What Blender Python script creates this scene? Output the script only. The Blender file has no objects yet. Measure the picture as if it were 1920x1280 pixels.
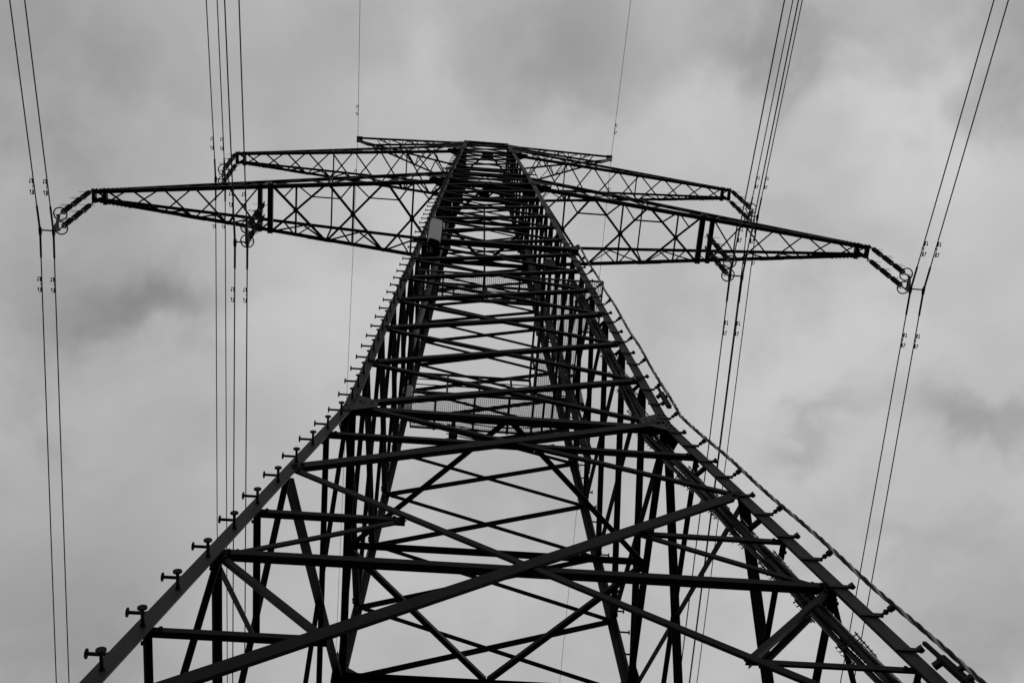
import bpy, math, random
from mathutils import Vector, Matrix
random.seed(7)
S = bpy.context.scene
COL = S.collection
V = Vector

# ------------------------------------------------------------------ camera
CAM = V((-0.9013, -8.8321, 1.6))
yaw, pit, rol = (math.radians(a) for a in (9.0566, 70.7324, -4.7255))
fwd = V((math.sin(yaw)*math.cos(pit), math.cos(yaw)*math.cos(pit), math.sin(pit)))
rt = V((math.cos(yaw), -math.sin(yaw), 0)); up = rt.cross(fwd)
r2 = math.cos(rol)*rt + math.sin(rol)*up
u2 = -math.sin(rol)*rt + math.cos(rol)*up
cd = bpy.data.cameras.new('camera'); cam = bpy.data.objects.new('camera', cd); COL.objects.link(cam)
m = Matrix((r2, u2, -fwd)).transposed().to_4x4(); m.translation = CAM
cam.matrix_world = m
cd.sensor_fit = 'HORIZONTAL'; cd.sensor_width = 36.0; cd.lens = 36.0*2139.83/1920.0
cd.clip_start = 0.05; cd.clip_end = 4000
S.camera = cam

# ------------------------------------------------------------------ sky (overcast, black and white)
SUN_EL, SUN_AZ = math.radians(50), math.radians(62)      # azimuth from +Y towards +X
W = bpy.data.worlds.new('World'); S.world = W; W.use_nodes = True
W.cycles.sampling_method = 'NONE'
nt = W.node_tree; nt.nodes.clear()
def N(tree, t, **k):
    n = tree.nodes.new(t)
    for a, b in k.items(): setattr(n, a, b)
    return n
def mth(tree, op, a, b=None, c=None, clamp=False):
    n = N(tree, 'ShaderNodeMath', operation=op, use_clamp=clamp)
    for i, x in enumerate((a, b, c)):
        if x is None: continue
        if isinstance(x, (int, float)): n.inputs[i].default_value = x
        else: tree.links.new(x, n.inputs[i])
    return n.outputs[0]
def build_world():
    L = nt.links.new
    tc = N(nt, 'ShaderNodeTexCoord'); sep = N(nt, 'ShaderNodeSeparateXYZ'); L(tc.outputs['Generated'], sep.inputs[0])
    z = mth(nt, 'MAXIMUM', sep.outputs[2], 0.06)
    u = mth(nt, 'DIVIDE', sep.outputs[0], z); v = mth(nt, 'DIVIDE', sep.outputs[1], z)   # flat cloud deck
    cb = N(nt, 'ShaderNodeCombineXYZ'); L(u, cb.inputs[0]); L(v, cb.inputs[1])
    def noise(scale, detail, rough, off, dist=0.0):
        mp = N(nt, 'ShaderNodeMapping'); mp.inputs['Location'].default_value = off; L(cb.outputs[0], mp.inputs[0])
        n = N(nt, 'ShaderNodeTexNoise'); n.inputs['Scale'].default_value = scale; n.inputs['Detail'].default_value = detail
        n.inputs['Roughness'].default_value = rough; n.inputs['Distortion'].default_value = dist
        L(mp.outputs[0], n.inputs['Vector']); return n.outputs[0]
    n1 = noise(3.2, 4, 0.5, (3.1, 1.7, 0.4), 0.35)
    n2 = noise(9.0, 5, 0.52, (0.3, 5.2, 1.1), 0.3)
    n3 = noise(1.3, 2, 0.5, (7.3, 2.2, 2.1))
    val = mth(nt, 'ADD', 0.492, mth(nt, 'MULTIPLY', mth(nt, 'SUBTRACT', n1, 0.5), 0.20))
    val = mth(nt, 'ADD', val, mth(nt, 'MULTIPLY', mth(nt, 'SUBTRACT', n2, 0.5), 0.15))
    val = mth(nt, 'ADD', val, mth(nt, 'MULTIPLY', mth(nt, 'SUBTRACT', n3, 0.5), 0.10))
    n4 = noise(26.0, 6, 0.58, (4.1, 0.6, 3.3), 0.4)
    val = mth(nt, 'ADD', val, mth(nt, 'MULTIPLY', mth(nt, 'MULTIPLY', mth(nt, 'SUBTRACT', n4, 0.5), 0.24), mth(nt, 'MULTIPLY', n1, n1)))
    # cloud masses in the deck, plus dark corners that paint in lens vignetting (u, v, radius_u, radius_v, brightness)
    wu = mth(nt, 'ADD', u, mth(nt, 'MULTIPLY', mth(nt, 'SUBTRACT', n1, 0.5), 0.30))
    wv = mth(nt, 'ADD', v, mth(nt, 'MULTIPLY', mth(nt, 'SUBTRACT', n2, 0.5), 0.30))
    for bu, bv, ru, rv, amp in BLOBS:
        dx = mth(nt, 'DIVIDE', mth(nt, 'SUBTRACT', wu, bu), ru)
        dy = mth(nt, 'DIVIDE', mth(nt, 'SUBTRACT', wv, bv), rv)
        d2 = mth(nt, 'ADD', mth(nt, 'MULTIPLY', dx, dx), mth(nt, 'MULTIPLY', dy, dy))
        g = mth(nt, 'POWER', 2.71828, mth(nt, 'MULTIPLY', d2, -1.0))
        val = mth(nt, 'ADD', val, mth(nt, 'MULTIPLY', g, amp))
    val = mth(nt, 'MAXIMUM', val, 0.1)
    sky = N(nt, 'ShaderNodeTexSky', sky_type='NISHITA', sun_disc=False, sun_elevation=SUN_EL, sun_rotation=SUN_AZ)
    bw = N(nt, 'ShaderNodeRGBToBW'); L(sky.outputs[0], bw.inputs[0])
    clear = mth(nt, 'MULTIPLY', bw.outputs[0], 0.05)
    tot = mth(nt, 'ADD', val, mth(nt, 'MULTIPLY', mth(nt, 'SUBTRACT', mth(nt, 'MINIMUM', clear, 0.6), val), 0.06))
    cc = N(nt, 'ShaderNodeCombineXYZ')
    for i in range(3): L(tot, cc.inputs[i])
    bg = N(nt, 'ShaderNodeBackground'); L(cc.outputs[0], bg.inputs['Color']); bg.inputs['Strength'].default_value = 1.0
    out = N(nt, 'ShaderNodeOutputWorld'); L(bg.outputs[0], out.inputs[0])
def deck(px, py):       # place in the cloud deck that lies along a sight line
    d = (px-960)/2139.83*r2 + (640-py)/2139.83*u2 + fwd
    return d.x/d.z, d.y/d.z
BLOBS = []
for px, py, rx, ry, amp in ((300, 535, 150, 85, -.18), (120, 620, 260, 200, -.09), (1060, 70, 150, 110, -.13), (1530, 40, 150, 90, -.15),
                            (1840, 790, 190, 70, -.17), (1500, 800, 90, 55, -.13), (60, 1200, 260, 200, -.13), (1900, 1180, 200, 180, -.12),
                            (40, 80, 260, 260, -.15), (1900, 60, 120, 200, -.13), (1130, 190, 140, 70, -.08), (960, 900, 170, 90, -.05),  # the corner entries darken the sky like lens fall-off
                            (600, 560, 300, 200, .07), (1430, 740, 230, 200, .10), (950, 560, 330, 160, .05), (1720, 300, 190, 160, .15), (1650, 620, 240, 120, .06),
                            (760, 160, 220, 150, .06), (1320, 240, 150, 110, .07), (1500, 400, 110, 80, -.05), (1700, 1020, 250, 60, -.06)):
    a, b = deck(px, py); a1, b1 = deck(px+rx, py); a2, b2 = deck(px, py+ry)
    BLOBS.append((a, b, max(.03, math.hypot(a1-a, b1-b)), max(.03, math.hypot(a2-a, b2-b)), amp))
build_world()

sd = bpy.data.lights.new('sun', 'SUN'); sd.energy = 0.7; sd.angle = math.radians(25); sd.color = (1, 1, 1)
sun = bpy.data.objects.new('sun', sd); COL.objects.link(sun); sun.location = (20, -20, 80)
sdir = V((math.sin(SUN_AZ)*math.cos(SUN_EL), math.cos(SUN_AZ)*math.cos(SUN_EL), math.sin(SUN_EL)))
sun.rotation_euler = sdir.to_track_quat('Z', 'Y').to_euler()

S.view_settings.view_transform = 'Standard'; S.view_settings.look = 'None'
S.view_settings.exposure = 0.0; S.view_settings.gamma = 1.0; S.view_settings.use_curve_mapping = False

# ------------------------------------------------------------------ materials
def mat(name, lo, hi, rough=0.6, spec=0.3, metal=0.0, scale=6.0, stretch=1.0, bump=0.0):
    mt = bpy.data.materials.new(name); mt.use_nodes = True; t = mt.node_tree; b = t.nodes['Principled BSDF']
    tc = N(t, 'ShaderNodeTexCoord'); mp = N(t, 'ShaderNodeMapping'); mp.inputs['Scale'].default_value = (1, 1, stretch)
    gp = N(t, 'ShaderNodeNewGeometry')
    t.links.new(gp.outputs['Position'], mp.inputs[0])
    n = N(t, 'ShaderNodeTexNoise'); n.inputs['Scale'].default_value = scale; n.inputs['Detail'].default_value = 3; n.inputs['Roughness'].default_value = 0.62
    t.links.new(mp.outputs[0], n.inputs['Vector'])
    oi = N(t, 'ShaderNodeObjectInfo')
    f = mth(t, 'ADD', mth(t, 'MULTIPLY', n.outputs[0], 1.3), mth(t, 'MULTIPLY', mth(t, 'SUBTRACT', oi.outputs['Random'], 0.75), 0.45), clamp=True)
    mx = N(t, 'ShaderNodeMix', data_type='RGBA'); t.links.new(f, mx.inputs[0])
    mx.inputs[6].default_value = (lo, lo, lo, 1); mx.inputs[7].default_value = (hi, hi, hi, 1)
    t.links.new(mx.outputs[2], b.inputs['Base Color'])
    b.inputs['Roughness'].default_value = rough; b.inputs['Specular IOR Level'].default_value = spec; b.inputs['Metallic'].default_value = metal
    if bump:
        bp = N(t, 'ShaderNodeBump'); bp.inputs['Strength'].default_value = bump; bp.inputs['Distance'].default_value = .01
        t.links.new(n.outputs[0], bp.inputs['Height']); t.links.new(bp.outputs[0], b.inputs['Normal'])
    return mt
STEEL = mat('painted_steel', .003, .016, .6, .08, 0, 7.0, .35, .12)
LEGST = mat('leg_steel', .006, .032, .62, .15, 0, 6.0, .25, .15)  # legs toned lighter than the braces
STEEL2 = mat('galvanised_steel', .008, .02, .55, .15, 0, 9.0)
WIRE = mat('aluminium_wire', .010, .02, .6, .15, 0, 20)
INS = mat('insulator_glaze', .02, .035, .35, .35, 0, 12)
CAB = mat('cable_sheath', .006, .013, .5, .12, 0, 30)
STRIP = mat('light_strand', .22, .36, .5, .3, 0, 25, 1, .1)
RADOME = mat('antenna_radome', .27, .33, .5, .3, 0, 3)
MESHM = mat('grating_steel', .02, .04, .6, .2, 0, 8)
CONC = mat('concrete', .25, .36, .9, .2, 0, 3)
GRASS = mat('meadow_grass', .03, .085, .95, .1, 0, .6)

# ------------------------------------------------------------------ mesh helpers
ORG = {}            # world origin of every object
class MB:
    def __init__(s): s.v = []; s.f = []
    def add(s, vs, fs):
        o = len(s.v); s.v += [V(q) for q in vs]; s.f += [tuple(i+o for i in q) for q in fs]
    def prism(s, prof0, prof1):
        n = len(prof0)
        s.add(list(prof0)+list(prof1), [tuple(range(n))[::-1], tuple(range(n, 2*n))]+[(i, (i+1) % n, n+(i+1) % n, n+i) for i in range(n)])
    def angle(s, p0, p1, a, t, u, w):           # L profile; flange a along u (centred) and along w
        def pr(p):
            c = p-u*(a/2)
            return [c, c+u*a, c+u*a+w*t, c+u*t+w*t, c+u*t+w*a, c+w*a]
        s.prism(pr(V(p0)), pr(V(p1)))
    def bar(s, p0, p1, a, b, u=None):           # rectangular bar a x b
        p0, p1 = V(p0), V(p1); d = (p1-p0).normalized()
        if u is None: u = V((0, 0, 1)) if abs(d.z) < .9 else V((1, 0, 0))
        u = (u-d*u.dot(d)).normalized(); w = d.cross(u)
        pr = lambda p: [p-u*a/2-w*b/2, p+u*a/2-w*b/2, p+u*a/2+w*b/2, p-u*a/2+w*b/2]
        s.prism(pr(p0), pr(p1))
    def tube(s, pts, r, n=6, cap=True):
        pts = [V(p) for p in pts]; rs = r if isinstance(r, (list, tuple)) else [r]*len(pts)
        o = len(s.v); d0 = (pts[1]-pts[0]).normalized()
        u = V((0, 0, 1)) if abs(d0.z) < .9 else V((1, 0, 0))
        for i, p in enumerate(pts):
            d = (pts[min(i+1, len(pts)-1)]-pts[max(i-1, 0)]).normalized()
            u = (u-d*u.dot(d)).normalized(); w = d.cross(u)
            for k in range(n):
                a = 2*math.pi*k/n; s.v.append(p+(u*math.cos(a)+w*math.sin(a))*rs[i])
        for i in range(len(pts)-1):
            for k in range(n):
                k2 = (k+1) % n; s.f.append((o+i*n+k, o+i*n+k2, o+(i+1)*n+k2, o+(i+1)*n+k))
        if cap:
            s.f.append(tuple(o+k for k in range(n))[::-1]); s.f.append(tuple(o+(len(pts)-1)*n+k for k in range(n)))
    def torus(s, c, R, r, ax=V((0, 0, 1)), n=24, m=6, a0=0, a1=2*math.pi):
        ax = ax.normalized(); u = V((1, 0, 0)) if abs(ax.x) < .9 else V((0, 1, 0)); u = (u-ax*u.dot(ax)).normalized(); w = ax.cross(u)
        full = abs(a1-a0-2*math.pi) < 1e-6
        pts = [V(c)+(u*math.cos(a0+(a1-a0)*k/n)+w*math.sin(a0+(a1-a0)*k/n))*R for k in range(n+1)]
        s.tube(pts, r, m, not full)
    def box(s, c, sx, sy, sz): s.bar(V(c)-V((0, 0, sz/2)), V(c)+V((0, 0, sz/2)), sx, sy, V((1, 0, 0)))
    def plate(s, poly, t, n):                   # polygon extruded by t along n
        s.prism([V(q) for q in poly], [V(q)+n*t for q in poly])
    def build(s, name, material, parent=None, smooth=False):
        c = sum(s.v, V())/len(s.v)
        me = bpy.data.meshes.new(name); me.from_pydata([q-c for q in s.v], [], s.f); me.update()
        import bmesh
        bm = bmesh.new(); bm.from_mesh(me); bmesh.ops.recalc_face_normals(bm, faces=bm.faces[:]); bm.to_mesh(me); bm.free()
        me.materials.append(material)
        if smooth: me.polygons.foreach_set('use_smooth', [True]*len(me.polygons))
        return place(name, me, c, parent)
def place(name, data, c, parent=None):
    o = bpy.data.objects.new(name, data); COL.objects.link(o)
    if parent: o.parent = parent; o.location = V(c)-ORG[parent]
    else: o.location = V(c)
    ORG[o] = V(c); return o
def empty(name, loc): return place(name, None, V(loc))
def tag(o, label, cat, group=None):
    o['label'] = label; o['category'] = cat
    if group: o['group'] = group
    return o
def copy_to(src, c, parent):
    o = src.copy(); COL.objects.link(o); o.parent = parent; o.location = V(c)-(ORG[parent] if parent else V()); ORG[o] = V(c); return o
def one(name, material, parent, fn, *a, **k):
    b = MB(); getattr(b, fn)(*a, **k); return b.build(name, material, parent)

# ------------------------------------------------------------------ ground
def ground():
    b = MB(); n = 40; R = 1500
    for i in range(n+1):
        for j in range(n+1):
            x = R*(2*i/n-1)*abs(2*i/n-1); y = R*(2*j/n-1)*abs(2*j/n-1)
            d = math.hypot(x, y); h = 0 if d < 30 else .4*math.sin(x*.031)*math.cos(y*.027)*min(1, (d-30)/80)
            b.v.append(V((x, y, h)))
    for i in range(n):
        for j in range(n): b.f.append((i*(n+1)+j, (i+1)*(n+1)+j, (i+1)*(n+1)+j+1, i*(n+1)+j+1))
    g = b.build('ground', GRASS); g['kind'] = 'structure'
ground()

# ------------------------------------------------------------------ pylon body
ZB, ZL, ZU, ZT = 17.04, 39.012, 47.30, 49.50
WB, WL, WT, KB = 2.3096, 1.4044, .885, .132
def hw(z):
    if z < ZB: return WB+KB*(ZB-z)
    if z < ZL: return WB+(WL-WB)*(z-ZB)/(ZL-ZB)
    return WL+(WT-WL)*(z-ZL)/(ZT-ZL)
pylon = tag(empty('lattice_pylon', (0, 0, 0)), 'tall dark steel lattice pylon with three levels of cross arms', 'pylon')
LEGS = {}
for sx in (-1, 1):
    for sy in (-1, 1):
        b = MB(); u = V((-sx, 0, 0)); w = V((0, -sy, 0))
        for z0, z1, a in ((0.35, ZB, .152), (ZB, ZL, .148), (ZL, ZT, .13)):
            def pr(z):
                c = V((sx*(hw(z)+.076), sy*(hw(z)+.076), z)); t = .018
                return [c, c+u*a, c+u*a+w*t, c+u*t+w*t, c+u*t+w*a, c+w*a]
            b.prism(pr(z0), pr(z1))
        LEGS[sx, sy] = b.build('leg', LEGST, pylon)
        f = MB(); c = V((sx*(hw(0)+.02), sy*(hw(0)+.02), 0))
        f.tube([c+V((0, 0, -.3)), c+V((0, 0, .45)), c+V((0, 0, .5))], [.55, .5, .45], 20)
        f.build('footing', CONC, pylon)
# splice plates and bolt heads along the legs
def hexbolt(b, p, n, r=.02, h=.018): b.tube([p, p+n*h], r, 6)
for (sx, sy), leg in LEGS.items():
    for z, ln in ((ZB, .75), (24.9, .6), (33.3, .6), (ZL+.1, .7)):
        for ax in (0, 1):
            n = V((0, sy, 0)) if ax == 0 else V((sx, 0, 0)); t = V((-sx, 0, 0)) if ax == 0 else V((0, -sy, 0))
            def P(zz, k): c = V((sx*(hw(zz)+.076), sy*(hw(zz)+.076), zz)); return c+t*k+n*.003
            b = MB(); wd = .152 if z < 36 else .13
            if z == ZB: b.plate([P(z-ln*.55, .005), P(z-ln*.55, wd), P(z-.16, .46), P(z+.12, .46), P(z+ln*.45, wd), P(z+ln*.45, .005), P(z, .005)], .014, n)
            else: b.plate([P(z-ln/2, .005), P(z-ln/2, wd), P(z+ln/2, wd), P(z+ln/2, .005)], .012, n)
            for k in range(5):
                zz = z-ln*.42+ln*.84*k/4
                for q in (.045, .115): hexbolt(b, P(zz, q)+n*.012, n)
            if z == ZB:
                for q, dz in ((.27, -.06), (.37, -.04), (.27, .06), (.37, .05), (.23, 0)): hexbolt(b, P(z+dz, q)+n*.012, n)
            b.build('gusset_plate', LEGST, leg)

FACES = [(0, -1), (0, 1), (-1, 0), (1, 0)]
def fp(face, s, z, k=None):                     # point on a face: s in -1..1 across, z height
    w = hw(z); x = s*w if k is None else k
    if face[0] == 0: return V((x, face[1]*w, z))
    return V((face[0]*w, x, z))
def brace(name, face, p0, p1, a, t=.009, out=0.0, flip=1, parent=pylon, m=STEEL):
    n = V((face[0], face[1], 0)); d = (p1-p0).normalized(); u = d.cross(n).normalized()*flip
    b = MB(); b.angle(p0+n*out, p1+n*out, a, t, u, -n)
    if name != 'x' and p0.z < 30:
        for e, sg_ in ((p0, 1), (p1, -1)):
            for k in (.03, .12): hexbolt(b, e+d*sg_*k+n*out, n, .024 if a > .09 else .019, .024)
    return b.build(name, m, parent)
def trim(p0, p1, e): d = (p1-p0).normalized(); return p0+d*e, p1-d*e
LV = [ZB, 19.03, 21.07, 23.06, 24.95, 26.7, 28.4, 30.08, 31.75, 33.35, 34.8, 36.2, 37.6, ZL]
LV2 = [ZL, 40.1, 41.1, 42.6, 44.0, 45.2, 46.3, ZU, 48.4, ZT]
LOW = [0.5, 8.2, 14.0, ZB]
for face in FACES:
    sg = -1 if face[0] == 1 else 1
    for lv, a, o in ((LOW, .14, .095), (LV, .10, .09), (LV2, .07, .07)):
        for z0, z1 in zip(lv[:-1], lv[1:]):
            aa = a if z0 != 14.0 else .13
            if lv is LV: aa = .115-.03*(z0-ZB)/(ZL-ZB)
            e = .02
            p, q = trim(fp(face, -sg, z0), fp(face, sg, z1), e); brace('diagonal_brace', face, p, q, aa, .011, o, 1)
            p, q = trim(fp(face, sg, z0), fp(face, -sg, z1), e); brace('diagonal_brace', face, p, q, aa*(.54 if lv is LOW else .70), .011, o-.022, -1)
    for z, a in ((ZB, .11), (ZL, .12), (41.1, .09), (ZU, .10), (ZT, .09)):
        brace('horizontal_strut', face, fp(face, -1, z-.03), fp(face, 1, z-.03), a, .01, .03, -1)
    # secondary members of the splayed lower panels
    def cross_z(z0, z1): return z0+(z1-z0)*hw(z0)/(hw(z0)+hw(z1))
    zc = cross_z(14.0, ZB); brace('horizontal_strut', face, fp(face, -1, zc), fp(face, 1, zc), .075, .008, .04, -1)
    zc2 = cross_z(8.2, 14.0); brace('horizontal_strut', face, fp(face, -1, zc2), fp(face, 1, zc2), .085, .009, .04, -1)
    def diag_x(z, z0, z1, s):     # x on the X diagonal that runs up to side s
        t = (z-z0)/(z1-z0); return s*((1-t)*-hw(z0)+t*hw(z1))
    for s in (-1, 1):
        zr = 12.66; k = diag_x(zr, 8.2, 14.0, s)
        brace('redundant_brace', face, fp(face, s, zr), fp(face, 0, zr, k), .07, .007, .02, -1)
        brace('redundant_brace', face, fp(face, 0, zr, k), fp(face, s*.97, zc2), .06, .007, .01, s)
        zr = 9.8; k = -diag_x(zr, 8.2, 14.0, s)
        brace('redundant_brace', face, fp(face, s, zr), fp(face, 0, zr, k), .062, .007, .02, -1)
        brace('redundant_brace', face, fp(face, s*.99, zc2), fp(face, 0, zr, k), .058, .007, .01, s)
        zc3 = cross_z(.5, 8.2)
        for zz in (6.0, 2.4):
            k = diag_x(zz, .5, 8.2, s)*(1 if zz > zc3 else -1)
            brace('redundant_brace', face, fp(face, s, zz), fp(face, 0, zz, k), .08, .007, .02, -1)
            brace('redundant_brace', face, fp(face, 0, zz, k), fp(face, s*.97, zc3), .07, .007, .01, s)
# plan bracing (diamond plus cross beam) at three levels
def hbar(name, p, q, a, z=None, m=STEEL, parent=pylon, t=.009):
    p, q = V(p), V(q); d = (q-p).normalized(); u = d.cross(V((0, 0, 1))).normalized(); b = MB(); b.angle(p, q, a, t, u, V((0, 0, 1))); return b.build(name, m, parent)
for z, a in ((ZB, .085), (ZL, .09), (ZU, .07)):
    w = hw(z)-.02; mid = [V((0, -w, z)), V((w, 0, z)), V((0, w, z)), V((-w, 0, z))]
    for i in range(4): hbar('plan_brace', *trim(mid[i], mid[(i+1) % 4], .05), a)
    hbar('plan_brace', mid[3]+V((0, 0, .1)), mid[1]+V((0, 0, .1)), a*1.4)
    for q, n in zip(mid, (V((0, -1, 0)), V((1, 0, 0)), V((0, 1, 0)), V((-1, 0, 0)))):
        tt = V((-n.y, n.x, 0)); b = MB(); g, dp = (.10, .09) if z == ZB else (.18, .32)
        b.plate([q+tt*g-n*dp+V((0, 0, -.012)), q-tt*g-n*dp+V((0, 0, -.012)), q-tt*g*1.3+V((0, 0, -.012)), q+tt*g*1.3+V((0, 0, -.012))], .01, V((0, 0, 1)))
        b.build('gusset_plate', STEEL, pylon)
# centre pole against the far face
one('centre_pole', STEEL2, pylon, 'tube', [V((0, hw(35.6)-.05, 35.6)), V((0, hw(46)-.05, 46.0))], .035, 8)
# step bolts
def step_bolt_mesh():
    b = MB(); b.tube([V((0, 0, 0)), V((0, 0, .17))], .016, 8); b.tube([V((0, 0, .165)), V((0, 0, .17)), V((0, 0, .182)), V((0, 0, .186))], [.02, .042, .042, .034], 12); b.tube([V((0, 0, -.01)), V((0, 0, .02))], .024, 6)
    me = bpy.data.meshes.new('step_bolt'); me.from_pydata(b.v, [], b.f); me.materials.append(STEEL); return me
SB = step_bolt_mesh()
def step(leg, p, d):
    o = place('step_bolt', SB, p, leg); o.rotation_euler = d.to_track_quat('Z', 'Y').to_euler()
z = 3.1
while z < 46:
    w = hw(z)+.085
    step(LEGS[-1, -1], V((-hw(z+.22)-.07, -hw(z+.22)-.05, z+.22)), V((-1, 0, 0))); step(LEGS[-1, -1], V((-w+.075, -w+.005, z-.06)), V((0, -1, 0)))
    if z < 38: step(LEGS[1, 1], V((w, w-.05, z+.2)), V((1, 0, 0)))
    z += .745 if z < ZB else .62

# ------------------------------------------------------------------ cross arms
def chord(b, p, q, a, sx, sy, t=.01, up_=1):
    p, q = V(p), V(q); b.angle(p+V((0, -sy*a/2, 0)), q+V((0, -sy*a/2, 0)), a, t, V((0, -sy, 0))*1.0, V((0, 0, up_)))
def lat(arm, p, q, a=.05, n=V((0, 0, -1)), m=STEEL):
    p, q = V(p), V(q); d = (q-p).normalized(); u = d.cross(n).normalized(); b = MB(); b.angle(p, q, a, .006, u, -n); return b.build('lattice_bar', m, arm)
def cross_arm(s, L, d, z0, zt, panels, inner, beams, label, ca):
    w0, w1 = hw(z0), hw(zt)
    def bp(x, sy): t = (x-w0)/(L-w0); return V((s*x, sy*(w0+(d-w0)*t), z0))
    def tp(x, sy): t = (x-w1)/(L-w1); return V((s*x, sy*(w1+(d-w1)*t), zt+(z0+.13-zt)*t))
    b = MB()
    for sy in (-1, 1):
        chord(b, bp(w0-.05, sy), bp(L+.06, sy), ca, s, sy); chord(b, tp(w1-.05, sy)+V((0, -sy*.012, 0)), tp(L-.1, sy)+V((0, -sy*.012, 0)), ca*.85, s, sy, .009)
        x = w0+(L-w0)*.55                                     # splice plates
        for x in (w0+(L-w0)*.36, w0+(L-w0)*.72): b.bar(bp(x-.4, sy)+V((0, -sy*(ca/2-.006), -.010)), bp(x+.4, sy)+V((0, -sy*(ca/2-.006), -.010)), ca, .014, V((0, 1, 0)))
        for k in range(9):
            x = L-.1-.13*k; hexbolt(b, bp(x, sy)+V((0, sy*.0, .07)), V((0, sy, 0)), .02, .04)
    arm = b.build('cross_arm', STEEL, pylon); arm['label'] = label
    for x0, x1 in zip(panels[:-1], panels[1:]):
        lat(arm, bp(x0, -1), bp(x1, 1), .05); lat(arm, bp(x1, -1)+V((0, 0, .014)), bp(x0, 1)+V((0, 0, .014)), .05)
    for x0, x1 in zip(inner[:-1], inner[1:]):
        lat(arm, bp(x0, -1), bp(x1, 1), .075); lat(arm, bp(x1, -1)+V((0, 0, .016)), bp(x0, 1)+V((0, 0, .016)), .075)
        d0, d1 = abs(bp(x0, 1).y), abs(bp(x1, 1).y); t = d0/(d0+d1); xc = x0+(x1-x0)*t
        lat(arm, bp(xc, -1)+V((0, 0, .03)), bp(xc, 1)+V((0, 0, .03)), .06)
        g = MB(); g.tube([V((s*xc, 0, z0-.012)), V((s*xc, 0, z0-.002))], .09, 6); g.build('gusset_plate', STEEL, arm)
        for sy in (-1, 1):                                    # sub-triangles off the big crosses
            for xe in (x0, x1):
                mp = (bp(xe, sy)+V((s*xc, 0, z0)))/2+V((0, 0, .02)); lat(arm, mp, bp(xc, sy)+V((0, 0, .02)), .045)
    for x0, xm, x1 in zip(inner[:-2], inner[1:-1], inner[2:]):
        for sy in (-1, 1):
            def xcen(a_, b_): e0, e1 = abs(bp(a_, 1).y), abs(bp(b_, 1).y); return a_+(b_-a_)*e0/(e0+e1)
            A = (bp(xm, sy)+V((s*xcen(x0, xm), 0, z0)))/2; B = (bp(xm, sy)+V((s*xcen(xm, x1), 0, z0)))/2
            lat(arm, A+V((0, 0, .025)), B+V((0, 0, .025)), .045)
    # upright faces
    allx = sorted(set(inner)|set(panels)); n = len(allx)
    for sy in (-1, 1):
        nn = V((0, sy, 0))
        for i in range(n-2):
            xa, xb = allx[i], allx[i+1]
            if tp(xa, sy).z-z0 < .25: continue
            xm = (xa+xb)/2
            lat(arm, bp(xa, sy), tp(xm, sy), .045, nn); lat(arm, tp(xm, sy), bp(xb, sy), .045, nn)
    for x in (allx[2], allx[len(allx)//2]):
        lat(arm, tp(x, -1), tp(x, 1), .05)
        for sy in (-1, 1): lat(arm, tp(x, sy), bp(x, sy), .05, V((0, sy, 0)))
    for x, a in beams:
        g = MB(); q0, q1 = bp(x, -1), bp(x, 1); e = V((0, .04, 0))
        g.bar(q0-e+V((0, 0, -.025)), q1+e+V((0, 0, -.025)), a, .05, V((1, 0, 0)))
        for sx in (-1, 1): g.bar(q0-e+V((sx*(a/2-.006), 0, .06)), q1+e+V((sx*(a/2-.006), 0, .06)), .012, .12, V((1, 0, 0)))
        g.build('end_beam', STEEL, arm)
    for x in [q for q, a in beams if q == max(t_[0] for t_ in beams)]:
        lat(arm, bp(x-.02, -1), V((s*(x-.3), 0, z0+.01)), .05); lat(arm, bp(x-.02, 1), V((s*(x-.3), 0, z0+.01)), .05)
    # root gusset plates on the legs
    for sy in (-1, 1):
        y = sy*(w0+.1); g = MB(); n_ = V((0, sy, 0))
        g.plate([V((s*(w0-.14), y, z0-.22)), V((s*(w0+.5), y*.985, z0-.07)), V((s*(w0+.55), y*.985, z0+.09)), V((s*(w0-.05), y, z0+.45)), V((s*(w0-.16), y, z0+.2))], .014, n_)
        g.build('gusset_plate', STEEL, arm)
        g = MB(); g.plate([V((s*(w0-.12), sy*(w0+.09), z0-.03)), V((s*(w0+.62), sy*(w0+.03), z0-.03)), V((s*(w0+.62), sy*(w0-.10), z0-.03)), V((s*(w0+.1), sy*(w0-.30), z0-.03)), V((s*(w0-.12), sy*(w0-.30), z0-.03))], .012, V((0, 0, 1)))
        g.build('gusset_plate', STEEL, arm)
        y = sy*(w1+.1); g = MB()
        g.plate([V((s*(w1-.12), y, zt-.2)), V((s*(w1+.35), y*.985, zt-.12)), V((s*(w1+.35), y*.985, zt+.04)), V((s*(w1-.1), y, zt+.15))], .012, n_)
        g.build('gusset_plate', STEEL, arm)
    return bp
LA_P = [7.56, 8.62, 9.73, 10.77, 11.81, 12.62]
LA_I = [1.45, 3.44, 5.36, 7.20]
UA_P = [1.04, 2.21, 3.29, 4.29, 5.32, 6.23, 7.18, 8.03, 8.89, 9.65]
for s, side in ((-1, 'left'), (1, 'right')):
    cross_arm(s, 13.0, .191, ZL, 41.1, LA_P, LA_I, ((7.22, .17), (7.56, .14), (12.62, .13), (12.98, .12)), 'long lower cross arm on the '+side, .13)
    cross_arm(s, 9.965, .2125, ZU, 49.3, UA_P, [], ((9.66, .11), (9.95, .10)), 'shorter upper cross arm on the '+side, .11)
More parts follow.
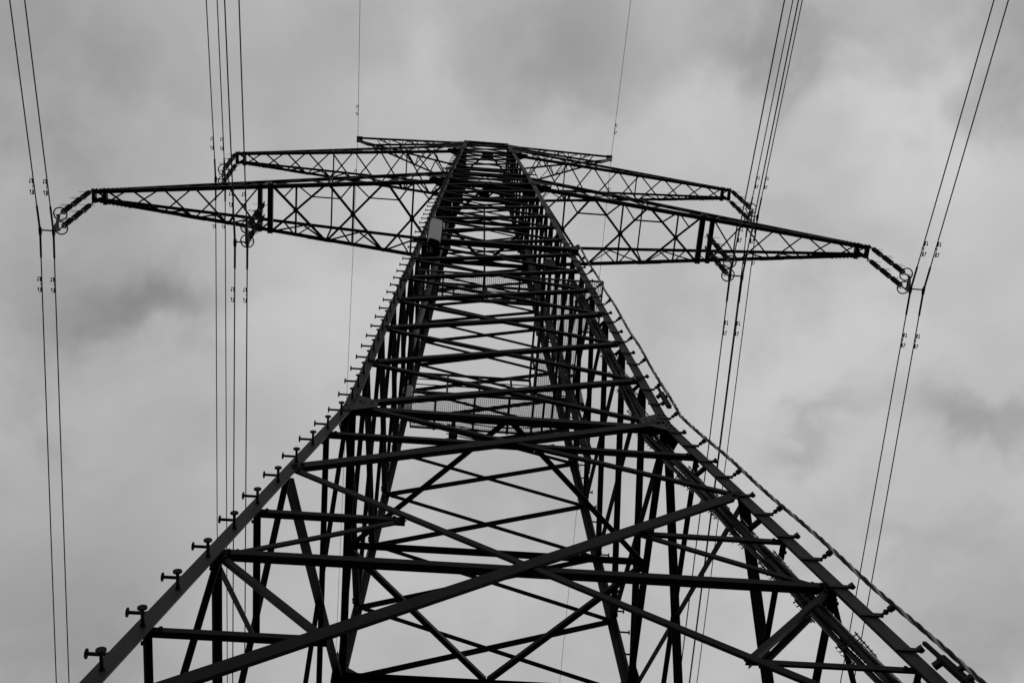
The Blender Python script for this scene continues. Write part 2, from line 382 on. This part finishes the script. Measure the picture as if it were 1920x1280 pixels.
# earth wire horns and the little top frame
TX, TY, TZ = .955, .57, 51.8
for sx in (-1, 1):
    for sy in (-1, 1):
        b = MB(); u = V((-sx, 0, 0)); w_ = V((0, -sy, 0)); a, t = .10, .01
        def pr(c): return [c, c+u*a, c+u*a+w_*t, c+u*t+w_*t, c+u*t+w_*a, c+w_*a]
        b.prism(pr(V((sx*(WT+.07), sy*(WT+.07), ZT))), pr(V((sx*TX, sy*TY, TZ)))); b.build('top_frame_post', STEEL, pylon)
for sy in (-1, 1):
    one('top_frame_beam', STEEL, pylon, 'bar', V((-TX-.02, sy*TY, TZ)), V((TX+.02, sy*TY, TZ)), .18, .16)
    one('top_frame_brace', STEEL, pylon, 'bar', V((-WT, sy*(WT), ZT)), V((TX, sy*TY, TZ-.08)), .06, .012)
    one('top_frame_brace', STEEL, pylon, 'bar', V((WT, sy*(WT-.02), ZT)), V((-TX, sy*(TY-.02), TZ-.08)), .06, .012)
    one('top_frame_brace', STEEL, pylon, 'bar', V((sy*TX, -TY, TZ)), V((sy*TX, TY, TZ)), .07, .07)
for s in (-1, 1):
    tipz, tx = 53.87, 5.80; bx, bz = 5.18, 52.62
    b = MB()
    tops = lambda k, sy: V((s*(TX+(tx-TX)*k), sy*(TY+(.10-TY)*k), TZ+(tipz-TZ)*k))
    bots = lambda k, sy: V((s*(WT+(bx-WT)*k), sy*(WT*(1-k)+.03), ZT-.05+(bz-ZT+.05)*k))
    for sy in (-1, 1):
        chord(b, tops(0, sy), tops(1, sy), .085, s, sy); chord(b, bots(0, sy), bots(1, sy), .08, s, sy)
    b.plate([V((s*bx, -.06, bz-.05)), V((s*(tx+.05), -.09, tipz-.08)), V((s*(tx+.05), .09, tipz-.08)), V((s*bx, .06, bz-.05))], .05, V((0, 0, 1)))
    b.box(V((s*(tx-.07), 0, tipz)), .26, .27, .12)
    horn = b.build('earth_wire_arm', STEEL, pylon); horn['label'] = 'short rising top arm on the '+('left' if s < 0 else 'right')+' that carries the earth wire'
    ks = [0, .17, .34, .5, .64, .77, .88]
    for i in range(len(ks)-1):
        k0, k1 = ks[i], ks[i+1]; km = (k0+k1)/2
        for sy in (-1, 1):
            lat(horn, bots(k0, sy), tops(km, sy), .04, V((0, sy, 0))); lat(horn, tops(km, sy), bots(k1, sy), .04, V((0, sy, 0)))
        if i < 5: lat(horn, tops(k0, -1 if i % 2 else 1), tops(k1, 1 if i % 2 else -1), .04); lat(horn, bots(k0, 1 if i % 2 else -1), bots(k1, -1 if i % 2 else 1), .04)

# ------------------------------------------------------------------ insulator sets
def insulator_set(x, ytop, zc, xs, zw, label):
    """x: hanging point, zc: arm level, xs: the two wire clamps, zw: clamp level"""
    xm = (xs[0]+xs[1])/2; s = 1 if x > 0 else -1
    root = tag(empty('insulator_set', (x, 0, zc)), label, 'insulator', 'double insulator strings under the arms')
    zr = zc-3.49
    for sy in (-1, 1):
        y = sy*.215
        def P(z): t = (zc-z)/(zc-zw); return V((x+(xm-x)*t, y, z))
        b = MB(); b.tube([P(zc-.02), P(zc-.42)], .02, 6); b.torus(P(zc-.1), .045, .014, V((1, 0, 0)), 12, 5); b.bar(P(zc-.2), P(zc-.36), .06, .03); b.build('hanger', STEEL2, root)
        z = zc-.40
        for k in range(3):
            z1 = z-.88; pts, rr = [], []
            nsh = 15
            for q in range(nsh):
                za = z-.06-(.76)*q/nsh; pts += [P(za), P(za-.012), P(za-.03)]; rr += [.050, .084, .052]
            pts = [P(z), P(z-.05)]+pts+[P(z1+.05), P(z1)]; rr = [.04, .05]+rr+[.05, .04]
            r = MB(); r.tube(pts, rr, 10); r.build('insulator_rod', INS, root)
            if k < 2:
                h = MB(); h.tube([P(z1), P(z1-.14)], .02, 6)
                h.build('link', STEEL2, root)
            for zz, up_ in ((z-.02, 1), (z1+.02, -1)):            # arcing horns at both ends of the rod
                if k == 2 and up_ < 0: continue
                h = MB(); c = P(zz)
                for sg in (-1, 1): h.torus(c+V((sg*.085, 0, 0)), .075, .006, V((0, 1, 0)), 12, 4)
                h.tube([c, c+V((s*.18, 0, .02*up_)), c+V((s*.34, 0, .0))], .007, 5)
                h.build('arcing_horn', STEEL2, root)
            z = z1-.14
        r = MB(); c = P(zr-.02); r.torus(c, .195, .021, V((0, 0, 1)), 28, 6); r.tube([c+V((-.19, 0, 0)), c+V((-.1, .02, -.06)), c+V((0, 0, -.02))], .01, 5); r.tube([c+V((0, 0, -.02)), c+V((.1, -.02, -.06)), c+V((.19, 0, 0))], .01, 5)
        r.build('grading_ring', STEEL2, root)
        lk = MB(); lk.tube([P(z+.14), P(zr-.25)], .022, 6); lk.bar(P(zr-.2), P(zr-.3), .07, .035); lk.build('link', STEEL2, root)
    y_ = MB(); za = zr-.27
    Q = lambda y, z: V((x+(xm-x)*(zc-z)/(zc-zw), y, z))
    xi = xs[1] if s < 0 else xs[0]
    y_.bar(Q(-.24, za), Q(.24, za), .07, .035)
    for sy in (-1, 1):
        y_.bar(Q(sy*.215, za+.03), V((xi, sy*.03, zw+.14)), .05, .03); y_.bar(Q(sy*.215, za+.03)+V((.05, 0, 0)), V((xi+.03, sy*.03, zw+.14)), .04, .02)
    y_.bar(V((xs[0]-.04, 0, zw+.13)), V((xs[1]+.04, 0, zw+.13)), .06, .03)
    y_.build('yoke', STEEL2, root)
    for xc in xs:
        c = MB(); c.tube([V((xc, 0, zw+.14)), V((xc, 0, zw+.03))], .016, 6)
        c.tube([V((xc, -.16, zw-.03)), V((xc, -.1, zw)), V((xc, 0, zw+.01)), V((xc, .1, zw)), V((xc, .16, zw-.02))], [.024, .045, .055, .045, .024], 8)
        c.build('suspension_clamp', STEEL2, root)
ZWL, ZWU = 34.33, 43.10
SETS = [(-13.0, ZL, (-12.98, -12.60), 34.13, 'double insulator string hanging from the tip of the long left arm'),
        (-7.40, ZL, (-7.45, -7.09), 34.36, 'double insulator string hanging midway along the long left arm'),
        (7.40, ZL, (7.29, 7.66), 34.50, 'double insulator string hanging midway along the long right arm'),
        (13.0, ZL, (12.82, 13.22), 34.42, 'double insulator string hanging from the tip of the long right arm'),
        (-9.965, ZU, (-9.86, -9.52), 42.93, 'double insulator string hanging from the tip of the upper left arm'),
        (9.965, ZU, (9.85, 10.19), 43.3, 'double insulator string hanging from the tip of the upper right arm')]
for x, zc, xs, zw, lb in SETS: insulator_set(x, .2, zc-.05, xs, zw, lb)

# ------------------------------------------------------------------ wires
def wire(name, x, z, near, far, r, label, group, cat='wire', damper=True, rods=True):
    def P(y):
        if y < 0: return V((x, y, z-near*-y+near/420*y*y))
        f = max(far, .004); return V((x, y, z-far*y+f/420*y*y))
    ys = [-210, -150, -110, -80, -60, -45, -34, -26, -20, -15, -11, -8, -5.5, -3.6, -2.2, -1.2, -.5, -.15, 0, .15, .5, 1.2, 2.2, 3.6, 5.5, 8, 11, 15, 20, 26, 34, 45, 60, 80, 110, 150, 210]
    b = MB(); b.tube([P(y) for y in ys], r, 8)
    o = tag(b.build(name, WIRE, None, True), label, cat, group)
    if rods:
        for sg in (-1, 1):
            q = MB(); q.tube([P(sg*.1), P(sg*.75), P(sg*.80)], [r*1.75, r*1.75, r*1.1], 8); q.build('armour_rods', WIRE, o, True)
    if damper:
        for y0 in (-1.38, 1.55):
            q = MB(); c = P(y0); drop = V((0, 0, -.085))
            q.bar(c+V((0, 0, .025)), c+drop, .03, .035, V((0, 1, 0)))
            q.tube([c+drop+V((0, -.2, -.015)), c+drop, c+drop+V((0, .2, -.015))], .006, 5)
            sx = -1 if x < 0 else 1
            for sg in (-1, 1):
                e = c+drop+V((0, sg*.2, -.015))
                q.tube([e+V((0, sg*.03, 0)), e+V((0, sg*.02, 0)), e+V((0, -sg*.10, 0)), e+V((0, -sg*.11, 0))], [.01, .027, .022, .01], 8)
                q.tube([e+V((0, sg*.02, 0)), e+V((sx*.07, sg*.02, 0)), e+V((sx*.075, -sg*.08, 0))], .012, 6)
                q.tube([e+V((sx*.075, -sg*.06, 0)), e+V((sx*.075, -sg*.1, 0))], .022, 6)
            q.build('vibration_damper', STEEL2, o)
    return o
slopes = [(.190, .055, .187, .050), (.203, .021, .192, .008), (.186, .092, .186, .088), (.190, .058, .186, .066), (.210, .001, .194, -.012), (.200, .095, .190, .092)]
names = ['the long left arm tip', 'the middle of the long left arm', 'the middle of the long right arm', 'the long right arm tip', 'the upper left arm tip', 'the upper right arm tip']
for (x, zc, xs, zw, lb), sl, nm in zip(SETS, slopes, names):
    for i, xc in enumerate(xs):
        ou = 'left' if i == 0 else 'right'
        wire('conductor_wire', xc, zw, sl[2*i], sl[2*i+1], .0185 if zc < 45 else .0185, ou+' wire of the twin bundle hanging below '+nm, 'twin conductor wires')
wire('earth_wire', -5.80, 53.79, .213, .080, .0095, 'thin single earth wire at the top left arm tip', 'earth wires', damper=True, rods=False)
wire('earth_wire', 5.82, 53.92, .118, .092, .0095, 'thin single earth wire at the top right arm tip', 'earth wires', damper=True, rods=False)

# ------------------------------------------------------------------ cables along the near right leg
def legpt(z, dx, dy): w = hw(z)+.085; return V((w+dx, -w+dy, z))
def feeder():
    root = tag(empty('cable_run', legpt(.4, -.24, .26)), 'thick bundle of dark cables strapped inside the near right leg', 'cables')
    zs = [.5+k*.55 for k in range(int((26.5-.5)/.55)+1)]
    offs = [(-.115, .02), (-.085, -.03), (-.05, .03), (-.02, -.035), (.015, .025), (.05, -.03), (.085, .03), (.11, -.02), (-.06, .085), (0, .09), (.055, .085)]
    for i, (ox, oy) in enumerate(offs):
        ph = random.random()*6
        pts = []
        for k, z in enumerate(zs):
            j = .010*math.sin(k*1.7+ph); q = .010*math.cos(k*1.3+ph*2)
            # bundle lies across the diagonal of the corner
            d = V((.707, .707, 0)); n = V((-.707, .707, 0))
            pts.append(legpt(z, -.24, .26)+d*(ox+j)+n*(oy+q))
        b = MB(); b.tube(pts, .021+.008*random.random(), 7); b.build('cable', CAB, root, True)
    z = 1.0
    while z < 26.3:
        c = legpt(z, -.24, .26); d = V((.707, .707, 0)); n = V((-.707, .707, 0))
        b = MB(); b.bar(c-d*.17-n*.075, c+d*.17-n*.075, .04, .012); b.bar(c-d*.17+n*.125, c+d*.17+n*.125, .035, .012)
        for k in range(6):
            e = c-d*.15+d*.06*k; b.tube([e-n*.09, e+n*.16], .006, 5)
            b.tube([e+n*.14, e+n*.16+V((random.uniform(-.02, .02), 0, .03))], .004, 4)
        b.build('cable_clamp', STEEL2, root)
        if int(z/.95) % 2 == 0:
            b = MB(); b.bar(legpt(z, -.02, .02), c-n*.07, .055, .05); b.build('bracket', STEEL, root)
            t = MB()                                                                  # cable tie tails
            for k in range(14):
                e = c-d*.16+V((random.uniform(-.03, .03), random.uniform(-.03, .03), random.uniform(-.35, .35)))+n*.08
                t.tube([e, e+V((random.uniform(-.07, .0), random.uniform(.0, .05), random.uniform(-.04, .04)))], .0035, 4)
            tt = t.build('cable_tie_tails', CAB, root); tt['kind'] = 'stuff'
        z += .95
feeder()
def twisted_line():
    root = tag(empty('twisted_line', legpt(.4, .12, -.12)), 'pale twisted line on stand-offs outside the near right leg', 'cable')
    z0, z1 = 1.2, 28.9; n = int((z1-z0)/.035)
    for i in range(3):
        pts = []
        for k in range(n+1):
            z = z0+(z1-z0)*k/n; a = 2*math.pi*((min(z, 18.4+.35*math.sin(z*2))-z0)/.5+i/3)
            sag = .005*math.sin((z-z0)*math.pi/1.32)
            pts.append(legpt(z, .125+sag, -.125-sag)+V((math.cos(a), math.sin(a), 0))*.0125)
        b = MB(); b.tube(pts, .0135, 6); b.build('strand', STRIP if i == 0 else CAB, root, True)
    z = 1.6; k = 0
    while z < 29:
        c = legpt(z, .015, -.015); e = legpt(z, .118, -.118); d = (e-c).normalized()
        b = MB(); b.tube([c, c+d*.03, c+d*.04, c+d*.065, c+d*.075, c+d*.085, c+d*.13, e], [.014, .014, .028, .026, .014, .033, .035, .018], 8)
        b.bar(legpt(z, -.2, -.012), legpt(z, .03, -.012), .05, .02, V((0, 0, 1))); b.build('stand_off', STEEL2, root)
        zc = z+.62; b = MB(); b.bar(legpt(zc, -.2, -.012), legpt(zc, .05, -.012), .045, .02, V((0, 0, 1))); b.bar(legpt(zc, .01, -.01), legpt(zc, .045, -.045), .045, .05); b.build('leg_clamp', STEEL2, root)
        z += 1.3; k += 1
    for z in (9.65, 18.05):
        b = MB(); c = legpt(z, .07, -.07); d = (legpt(z+1, .07, -.07)-legpt(z, .07, -.07)).normalized()
        b.bar(c-d*.5, c+d*.15, .07, .05); b.bar(c+d*.15, c+d*.42, .035, .03); b.bar(c-d*.1, legpt(z, .12, -.12)-d*.1, .04, .04); b.bar(c+d*.1, legpt(z, .0, 0)+d*.1, .05, .05)
        b.build('splice_holder', STEEL, root)
twisted_line()

# ------------------------------------------------------------------ mesh platform and antennas
def grating(name, x0, x1, y0, y1, z, parent, cell=.045, r=.0075):
    b = MB()
    n = int((x1-x0)/cell)
    for i in range(n+1):
        x = x0+(x1-x0)*i/n; b.bar(V((x, y0, z)), V((x, y1, z)), .02, r, V((0, 0, 1)))
    n = int((y1-y0)/cell)
    for i in range(n+1):
        y = y0+(y1-y0)*i/n; b.bar(V((x0, y, z-.002)), V((x1, y, z-.002)), .012, r, V((0, 0, 1)))
    g = b.build(name, MESHM, parent); g['kind'] = 'stuff'
    f = MB()
    for p, q in (((x0, y0), (x1, y0)), ((x1, y0), (x1, y1)), ((x1, y1), (x0, y1)), ((x0, y1), (x0, y0))): f.bar(V((*p, z)), V((*q, z)), .07, .03)
    f.build('platform_frame', STEEL2, parent)
def platform():
    z = 26.0
    root = tag(empty('service_platform', (0, 0, z)), 'ring shaped wire mesh service platform inside the pylon body', 'platform')
    grating('grating', -1.75, 1.0, -1.93, -1.35, z, root); grating('grating', 1.03, 1.92, -1.93, .9, z+.004, root)
    grating('grating', -1.75, 1.92, .95, 1.84, z, root); grating('grating', 1.98, 2.36, -1.95, -.75, z+.004, root)
    for x in (-1.2, -.3, .5, 1.3):
        one('joist', STEEL2, root, 'bar', V((x, .95, z-.05)), V((x, 1.85, z-.05)), .09, .05)
        one('joist', STEEL2, root, 'bar', V((x, -1.93, z-.03)), V((x, -1.33, z-.03)), .05, .04)
    for y in (.93, 1.45, -1.34): one('joist', STEEL2, root, 'bar', V((-1.85, y, z-.09)), V((2.0, y, z-.09)), .08, .05)
    for x in (1.05, 1.5): one('joist', STEEL2, root, 'bar', V((x, -1.9, z-.12)), V((x, 1.9, z-.12)), .08, .05)
    for y, xr in ((.93, (-1.7, -.95, -.2, .55, 1.0)), (-1.33, (-1.7, -.95, -.2, .55, 1.0))):
        for x in xr: one('rail_post', STEEL2, root, 'bar', V((x, y, z)), V((x, y, z+1.1)), .045, .045)
        for h in (.4, .75, 1.1): one('handrail', STEEL2, root, 'bar', V((xr[0], y, z+h)), V((xr[-1], y, z+h)), .05 if h > 1 else .02, .05 if h > 1 else .02)
    for y in (-1.3, -.6, .2, .9):
        one('rail_post', STEEL2, root, 'bar', V((1.0, y, z)), V((1.0, y, z+1.1)), .045, .045)
    one('handrail', STEEL2, root, 'bar', V((1.0, -1.3, z+1.1)), V((1.0, .9, z+1.1)), .05, .05)
    # equipment hung below the far walkway
    b = MB(); b.tube([V((-.75, 1.7, z-.75)), V((-.75, 1.7, z+.3))], .05, 8); b.box(V((-.75, 1.7, z-.68)), .2, .14, .2); b.build('hanging_bracket', STEEL, root)
    c = tag(empty('cable_loop', (0, 1.6, z-.2)), 'loose dark cables looping under the far side of the platform', 'cables')
    for k in range(5):
        pts = [V((-.9+2.5*t, 1.55+.09*k, z-.16-.05*k-.22*math.sin(math.pi*t)*(1+.12*k)+.02*math.sin(9*t+k))) for t in [i/16 for i in range(17)]]
        b = MB(); b.tube(pts, .014, 6); b.build('cable', CAB, c, True)
platform()
def antenna(p, w, d, h, tilt, label, dark=False):
    root = tag(empty('panel_antenna', p), label, 'antenna', 'panel antennas on the pylon')
    p = V(p); b = MB(); n = 12; prof = []
    for k in range(n+1):
        a = math.pi*k/n; prof.append(V((w/2*math.copysign(abs(math.cos(a))**.5, math.cos(a)), -d*.55*abs(math.sin(a))**.7, 0)))
    prof += [V((-w/2, d*.4, 0)), V((w/2, d*.4, 0))]
    rot = Matrix.Rotation(tilt, 3, 'Z')
    b.prism([p+rot@q for q in prof], [p+rot@q+V((0, -.05, h)) for q in prof]); b.build('radome', RADOME, root)
    b = MB(); b.prism([p+rot@(q*.93)+V((0, 0, -.05)) for q in prof], [p+rot@(q*.93)+V((0, 0, -.004)) for q in prof])
    for k in range(4): b.tube([p+rot@V((-w*.3+w*.2*k, 0, -.12)), p+rot@V((-w*.3+w*.2*k, 0, -.05))], .014, 6)
    b.build('connector_plate', STEEL, root)
    b = MB(); b.tube([p+rot@V((0, d+.05, -.25)), p+rot@V((0, d+.05, h+.25))], .032, 8); b.build('mounting_pole', STEEL2, root)
    for zz in (h*.15, h*.85): one('bracket', STEEL2, root, 'bar', p+rot@V((0, d*.3, zz)), p+rot@V((0, d+.08, zz)), .07, .06)
antenna((-1.50, -2.08, 27.95), .30, .16, 1.85, .25, 'large pale panel antenna on the near left leg')
antenna((1.30, -1.70, 28.15), .14, .10, 1.05, -.3, 'small pale antenna inside the near right leg')
antenna((-1.80, .9, 24.6), .16, .12, 1.3, 1.4, 'slim antenna near the far left leg at the mesh platform')

antenna((2.16, .97, 25.75), .22, .12, 2.4, 1.25, 'grey panel antenna outside the far right corner of the mesh platform')
def riser(sx, y0, z0, z1, label, n):
    root = tag(empty('cable_ladder', (sx*(hw(z0)-.16), y0, z0)), label, 'cable ladder', 'cable ladders inside the pylon body')
    P = lambda z, dy, dx=0: V((sx*(hw(z)-.16-dx), y0*hw(z)/hw(z0)+dy, z))
    for dy in (-.2, .2): one('rail', STEEL, root, 'bar', P(z0, dy), P(z1, dy), .05, .03)
    z = z0+.15
    while z < z1: one('rung', STEEL, root, 'bar', P(z, -.2), P(z, .2), .035, .025); z += .6
    for k in range(n):
        dy = -.15+.3*k/(n-1); b = MB()
        b.tube([P(z0-.3+(z1-z0)*i/14, dy+.008*math.sin(i*2.1+k), .035) for i in range(15)], .018, 6); b.build('cable', CAB, root, True)
riser(1, .55, 22.0, 38.0, 'black cable ladder climbing inside the right face of the body', 7)
riser(-1, -.35, 25.5, 37.5, 'black cable ladder climbing inside the left face of the body', 5)
beam = tag(empty('antenna_support', (0, -1.95, 28.75)), 'dark horizontal antenna beam with equipment boxes across the near face', 'support')
one('beam', STEEL, beam, 'bar', V((-2.02, -1.93, 28.75)), V((1.95, -1.93, 28.75)), .13, .10)
one('beam_end', STEEL, beam, 'box', V((1.92, -1.98, 28.55)), .16, .14, .34)
for x, z, w_, h_ in ((-1.45, 28.3, .22, .40), (-1.72, 28.45, .14, .3), (1.28, 27.75, .24, .5), (-1.2, 28.4, .10, .22)):
    b = MB(); b.box(V((x, -1.78, z)), w_, .14, h_)
    for k in range(3): b.tube([V((x-.05+.05*k, -1.78, z-h_/2-.07)), V((x-.05+.05*k, -1.78, z-h_/2+.01))], .012, 6)
    b.build('equipment_box', STEEL, beam)
S.cycles.max_bounces = 3; S.cycles.diffuse_bounces = 2; S.cycles.glossy_bounces = 2
